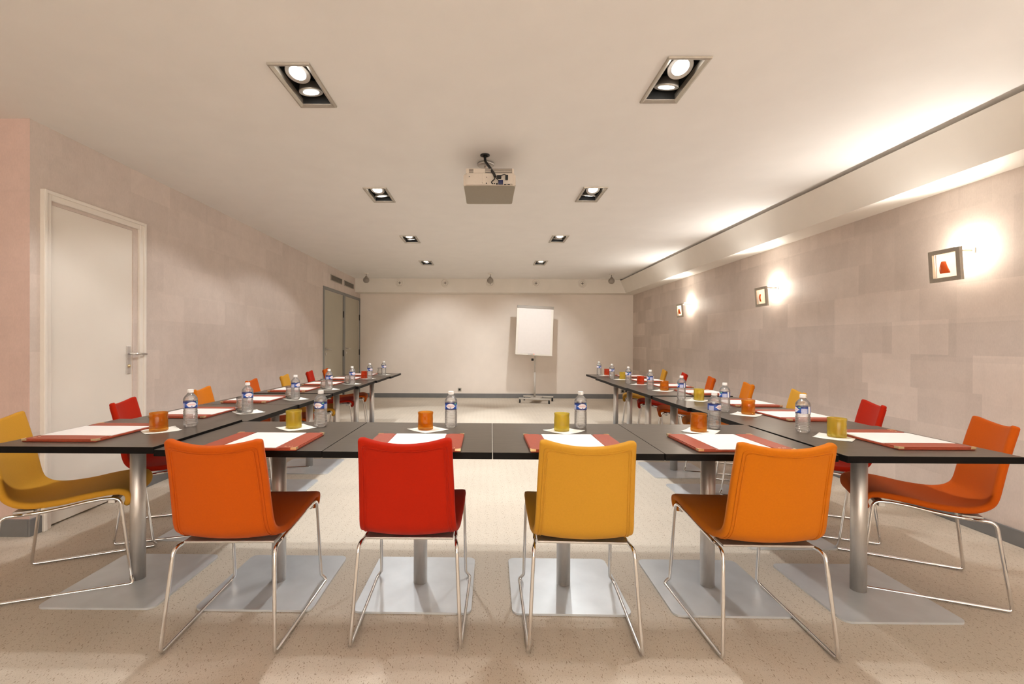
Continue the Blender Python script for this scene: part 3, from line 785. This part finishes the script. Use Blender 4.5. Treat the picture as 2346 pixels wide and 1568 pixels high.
C = ob('cable_bundle', MB().tube(fillet([(-.033, -.098, -.002), (-.033, -.10, -.045), (.004, -.17, -.12), (.030, -.235, -.185), (.036, -.245, -.205)], .06, 8), .0095, 12)
       .tube(fillet([(.036, -.245, -.203), (.034, -.245, -.225), (.014, -.236, -.238), (.014, -.21, -.240)], .012), .0035, 8)
       .tube(fillet([(.036, -.245, -.203), (.05, -.245, -.222), (.066, -.24, -.236)], .012), .003, 8)
       .tube(fillet([(.036, -.245, -.203), (.06, -.245, -.205), (.10, -.245, -.192), (.117, -.236, -.195)], .012), .003, 8)
       .mesh('cable', M_['black']), P); C['label'] = 'black sleeved cable bundle'
ob('cable_ring', MB().lathe([(.034, -.001), (.034, -.006), (.022, -.008), (.014, -.004)], 32, (-.033, -.098, 0)).mesh('cable_ring', M_['black']), P)

# ------------------------------------------------------------------ back wall: valves, ball spots, flip chart, sockets
def valve(label, x, z):
    t = thing('air_valve', label, 'air vent', (x, YS, z), 0, 'round air valves on the back soffit')
    R = Matrix.Rotation(PI / 2, 4, 'X')
    ob('ring', cached('vring', lambda: MB().lathe([(.086, 0), (.086, .006), (.076, .014), (.062, .016), (.056, .008), (.054, .002)], 40, (0, 0, 0), R, cap0=False, cap1=False).mesh('valve_ring', M_['beam'])), t)
    ob('disc', cached('vdisc', lambda: MB().prism([(.0, .044), (.012, .012), (.044, 0), (.012, -.012), (0, -.044), (-.012, -.012), (-.044, 0), (-.012, .012)], 'y', -.016, -.004).lathe([(.054, .001), (.054, .004), (.02, .010)], 32, (0, 0, 0), R).mesh('valve_disc', M_['beam'], M_['projd'])), t)
    ob('core', cached('vcore', lambda: MB().prism([(.0, .036), (.010, .010), (.036, 0), (.010, -.010), (0, -.036), (-.010, -.010), (-.036, 0), (-.010, .010)], 'y', -.019, -.016).mesh('valve_core', M_['projd'])), t)
vl = ['leftmost of the five', 'second from left of the five', 'middle of the five, behind the hanging ball lamp', 'second from right of the five', 'rightmost of the five']
for i, x in enumerate((-1.833, -.888, .047, .998, 1.958)):
    valve('round cream air valve on the soffit, ' + vl[i], x, 2.43)
def ball(label, x, y):
    t = thing('ball_spotlight', label, 'spotlight', (x, y, CEIL), 0, 'hanging ball spotlights')
    ob('canopy', cached('bcan', lambda: MB().lathe([(.045, -.0005), (.042, -.010), (.02, -.016)], 28).mesh('ball_canopy', M_['beam'])), t)
    ob('stem', cached('bstem', lambda: MB().cyl((0, 0, -.014), (0, 0, -.072), .007, 12).cyl((0, 0, -.06), (0, 0, -.088), .016, 16, r1=.03).mesh('ball_stem', M_['ballgrey'])), t)
    def head():
        pr = [(max(.060 * math.sin(a), .0008), -.058 * math.cos(a)) for a in [PI * k / 18 for k in range(19)]]
        return MB().lathe(pr, 32, (0, 0, -.135)).mesh('ball_head', M_['ballgrey'])
    hd = ob('head', cached('bhead', head), t)
    ob('front_ring', cached('bring', lambda: MB().lathe([(.040, 0), (.042, .006), (.036, .008)], 28, (0, -.043, -.135), Matrix.Rotation(PI / 2, 4, 'X')).mesh('ball_ring', M_['ballgrey'])), hd)
ball('small grey ball spotlight under the ceiling, nearest the grey doors', -2.343, 8.9)
ball('small grey ball spotlight under the ceiling, before the middle air valve', .043, 8.9)
ball('small grey ball spotlight under the ceiling, nearest the right beam', 2.371, 8.9)

t = thing('flip_chart', 'white flip chart easel on castors before the back wall', 'flip chart', (.985, 9.33, 0), 0)
tilt = Matrix.Translation((-.042, 0.0, 1.44)) @ Matrix.Rotation(math.radians(2.6), 4, 'Y') @ Matrix.Rotation(math.radians(-7), 4, 'X')
ob('board', MB().box(-.37, .37, -.008, .012, -.495, .45, bev=.004, M=tilt).mesh('flip_board', M_['board']), t)
pd = ob('paper_pad', MB().box(-.325, .325, -.014, -.0085, -.475, .452, M=tilt).mesh('flip_pad', M_['paper']), t)
ob('clamp_bar', MB().box(-.37, .37, -.026, .014, .450, .505, bev=.004, M=tilt).box(-.355, -.30, -.030, -.026, .470, .486, M=tilt).box(.30, .355, -.030, -.026, .470, .486, M=tilt).mesh('flip_clamp', M_['ballgrey']), t)
ob('pen_tray', MB().box(-.37, .37, -.05, .012, -.503, -.495, bev=.002, M=tilt).box(-.37, .37, -.05, -.047, -.495, -.487, M=tilt).mesh('flip_tray', M_['board']), t)
ob('post', MB().cyl((-.03, .03, .08), (-.03, .03, .60), .019).cyl((-.03, .03, .58), (-.03, .03, 1.25), .015).box(-.055, -.005, .035, .055, 1.2, 1.6).mesh('flip_post', M_['easel']), t)
ob('clamp_knob', MB().cyl((-.055, .03, .855), (-.10, .03, .855), .024).mesh('flip_knob', M_['black']), t)
BR = Matrix.Rotation(math.radians(-16), 4, 'Z')
mb = MB()
for sy in (-.22, .22): mb.box(-.31, .31, sy - .02, sy + .02, .075, .105, bev=.004, M=BR)
mb.box(-.10, .10, -.2, .2, .080, .100, bev=.003, M=BR)
ob('base', mb.mesh('flip_base', M_['easel']), t)
for sx, sy in ((-.29, -.22), (.29, -.22), (-.29, .22), (.29, .22)):
    p = BR @ Vector((sx, sy, 0))
    ob('castor', MB().cyl((p.x - .014, p.y, .032), (p.x + .014, p.y, .032), .031, 20).cyl((p.x, p.y, .05), (p.x, p.y, .0745), .012).mesh('castor', M_['black']), t)
mk = tag(ob('marker_pen', MB().cyl((0, 0, 0), (.105, 0, 0), .009, 14).cyl((.105, 0, 0), (.135, 0, 0), .0095, 14, 1).mesh('marker', M_['black'], M_['petal']), None, (.80, 9.236, .966)), 'dark marker pen with red cap on the flip chart tray', 'pen')
def socket(name, label, x, z, n):
    t = thing(name, label, 'wall socket', (x, YB, z))
    W = .08 * n
    ob('plate', MB().box(-W / 2, W / 2, -.010, -.0005, -.04, .04, bev=.003).mesh('socket_plate', M_['frame']), t)
    for k in range(n):
        cx = -W / 2 + .04 + .08 * k
        ob('insert', MB().box(cx - .022, cx + .022, -.013, -.0095, -.022, .022, bev=.002).mesh('socket_insert', M_['black']), t)
socket('floor_socket', 'single bronze wall socket above the back skirting', -.602, .178, 1)
socket('data_socket', 'double grey data socket above the skirting in the right corner', 2.955, .16, 2)
# grilles above the grey doors
def grille(label, y0, y1):
    t = thing('air_grille', label, 'air vent', (XL, (y0 + y1) / 2, 2.33), 0, 'air grilles above the grey doors')
    hw = (y1 - y0) / 2
    mb = MB().box(0.0005, .012, -hw, hw, -.052, -.042).box(.0005, .012, -hw, hw, .042, .052).box(.0005, .012, -hw, -hw + .012, -.042, .042).box(.0005, .012, hw - .012, hw, -.042, .042)
    ob('frame', mb.mesh('grille_frame', M_['frame']), t)
    ob('backing', MB().box(.0005, .002, -hw + .012, hw - .012, -.042, .042).mesh('grille_back', M_['dark']), t)
    mb = MB(); n = int(hw * 2 / .03)
    for k in range(1, n): y = -hw + 2 * hw * k / n; mb.box(.002, .010, y - .003, y + .003, -.042, .042)
    for k in range(3): mb.box(.002, .008, -hw + .012, hw - .012, -.022 + k * .022 - .002, -.022 + k * .022 + .002)
    ob('fins', mb.mesh('grille_fins', M_['projd']), t)
grille('grey air grille above the grey doors, the one farther from the corner', 8.115, 8.745)
grille('grey air grille above the grey doors, the one next to the soffit', 8.88, 9.50)

# ------------------------------------------------------------------ wall lamps
def petal_mesh():
    n, m = 10, 14; vs = []; fs = []
    for lay in (0, 1):
        for i in range(m + 1):
            t = i / m; z = -.040 + .078 * t
            w = .034 * (1 - .62 * t ** 1.5) * (1 if t > .05 else .9)
            if t > .93: w *= .8
            for j in range(n + 1):
                u = -1 + 2 * j / n
                d = .012 * (1 - u * u) + .010 * math.sin(t * 2.6) + lay * .003
                vs.append((-d, u * w + .006 * t, z))
    M = (m + 1) * (n + 1)
    for i in range(m):
        for j in range(n):
            a = i * (n + 1) + j
            fs.append((a, a + 1, a + n + 2, a + n + 1)); fs.append((M + a, M + a + n + 1, M + a + n + 2, M + a + 1))
    rim = [i * (n + 1) for i in range(m + 1)] + [m * (n + 1) + j for j in range(1, n + 1)] + [i * (n + 1) + n for i in range(m - 1, -1, -1)] + [j for j in range(n - 1, 0, -1)]
    for a, b in zip(rim, rim[1:] + rim[:1]): fs.append((a, b, b + M, a + M))
    return MB().add(vs, fs, True).mesh('petal', M_['petal'])
SCON = [(3.022, 0.0, 'square framed wall lamp with orange-red petal, nearest the camera'), (5.04, -.56, 'square framed wall lamp with petal seen edge on, middle of three'), (7.17, .15, 'square framed wall lamp with red petal, farthest of the three'), (.95, 0, 'square framed wall lamp on the right wall, beside the camera'), (-1.15, 0, 'square framed wall lamp on the right wall, behind the camera')]
SX = XR - .165          # frame plane distance from the wall
for y, rzp, lab in SCON:
    t = thing('wall_lamp', lab, 'wall lamp', (XR, y, 1.70), 0, 'wall lamps on the right wall')
    dx = -.165
    def fr():
        mb = MB(); o, i_ = .104, .077
        M = Matrix.Translation((dx, 0, 0)) @ Matrix.Rotation(math.radians(-4), 4, 'Y')
        for a in ((-o, o, -o, -i_), (-o, o, i_, o), (-o, -i_, -i_, i_), (i_, o, -i_, i_)): mb.box(-.010, .010, a[0], a[1], a[2], a[3], bev=.001, M=M)
        return mb.mesh('lamp_frame', M_['frame'])
    ob('frame', cached('wlf', fr), t)
    ob('diffuser', cached('wld', lambda: MB().box(.012, .015, -.086, .070, -.086, .086, M=Matrix.Translation((dx, 0, 0)) @ Matrix.Rotation(math.radians(-4), 4, 'Y')).mesh('lamp_diffuser', M_['frost'])), t)
    ob('petal', cached('petal', petal_mesh), t, (dx + .002, 0, -.012), (0, 0, rzp))
    ob('bracket', cached('wlb', lambda: MB().box(dx + .008, -.012, -.016, .016, .088, .100, bev=.001).box(-.010, -.0005, -.03, .03, .075, .112, bev=.002).mesh('lamp_bracket', M_['frame'])), t)
    ob('bulb', cached('wlbulb', lambda: MB().lathe([(.003, -.022), (.006, -.018), (.006, .018), (.003, .022)], 16, (-.085, 0, .118), Matrix.Rotation(PI / 2, 4, 'X')).mesh('lamp_bulb', M_['bulb'])), t)

# ------------------------------------------------------------------ lights
def light(kind, loc, power, col, size=.05, direction=None, **kw):
    l = bpy.data.lights.new('lamp_light', kind); l.energy = power; l.color = col
    if kind in ('SPOT', 'POINT'): l.shadow_soft_size = size
    for k, v in kw.items(): setattr(l, k, v)
    o = bpy.data.objects.new('lamp_light', l); COL.objects.link(o); o.location = loc
    if direction is not None: o.rotation_euler = Vector(direction).to_track_quat('-Z', 'Y').to_euler()
    return o
WARM = (1.0, 1.0, .985)
for x, y, i, j in LIGHTS:
    if i < 8:
        k = i % 4; left = x < 0
        d = Vector(((-.30 if left else .16) if j == 0 else (.16 if left else -.10), -.10 if j == 0 else .16, -1))
        pw = 31
        sz, bl = 118, .22
        if k == 3:
            d, sz, bl, pw = (Vector((.05, -.15, -1)), 66, .3, 75) if j == 0 else (Vector((.06 if left else -.06, 2.2, -1.9)), 72, .75, 66)
        light('SPOT', (x, y, CEIL - .014), pw, WARM, .035, d, spot_size=math.radians(sz), spot_blend=bl)
    else:
        light('SPOT', (x, y, CEIL - .014), 390, WARM, .035, (0, -1.5, -1), spot_size=math.radians(85), spot_blend=.6)  # added fill: strong unseen spots bounced off the wall behind the camera
for y, _, _ in SCON:
    light('SPOT', (XR - .150, y, 1.70 + .132), 24, (1, .985, .94), .03, (-.90, 0, 1), spot_size=math.radians(132), spot_blend=.8)
    light('POINT', (XR - .085, y, 1.70 + .140), 2.1, (1, .92, .80), .012)
    light('POINT', (XR - .085, y, 1.70 + .050), 2.0, (1, .92, .80), .012)

# ------------------------------------------------------------------ render look
w = bpy.data.worlds.new('world'); SC.world = w; w.use_nodes = True
w.node_tree.nodes['Background'].inputs[0].default_value = (.02, .018, .015, 1)
SC.view_settings.view_transform = 'Standard'; SC.view_settings.look = 'None'
SC.view_settings.exposure = 0.5; SC.view_settings.gamma = 1.0; SC.view_settings.use_curve_mapping = False
cy = SC.cycles
cy.max_bounces = 14; cy.diffuse_bounces = 6; cy.glossy_bounces = 6; cy.transmission_bounces = 12; cy.transparent_max_bounces = 24
cy.caustics_reflective = False; cy.caustics_refractive = False; cy.sample_clamp_indirect = 6.0
cy.use_denoising = True; cy.blur_glossy = .5
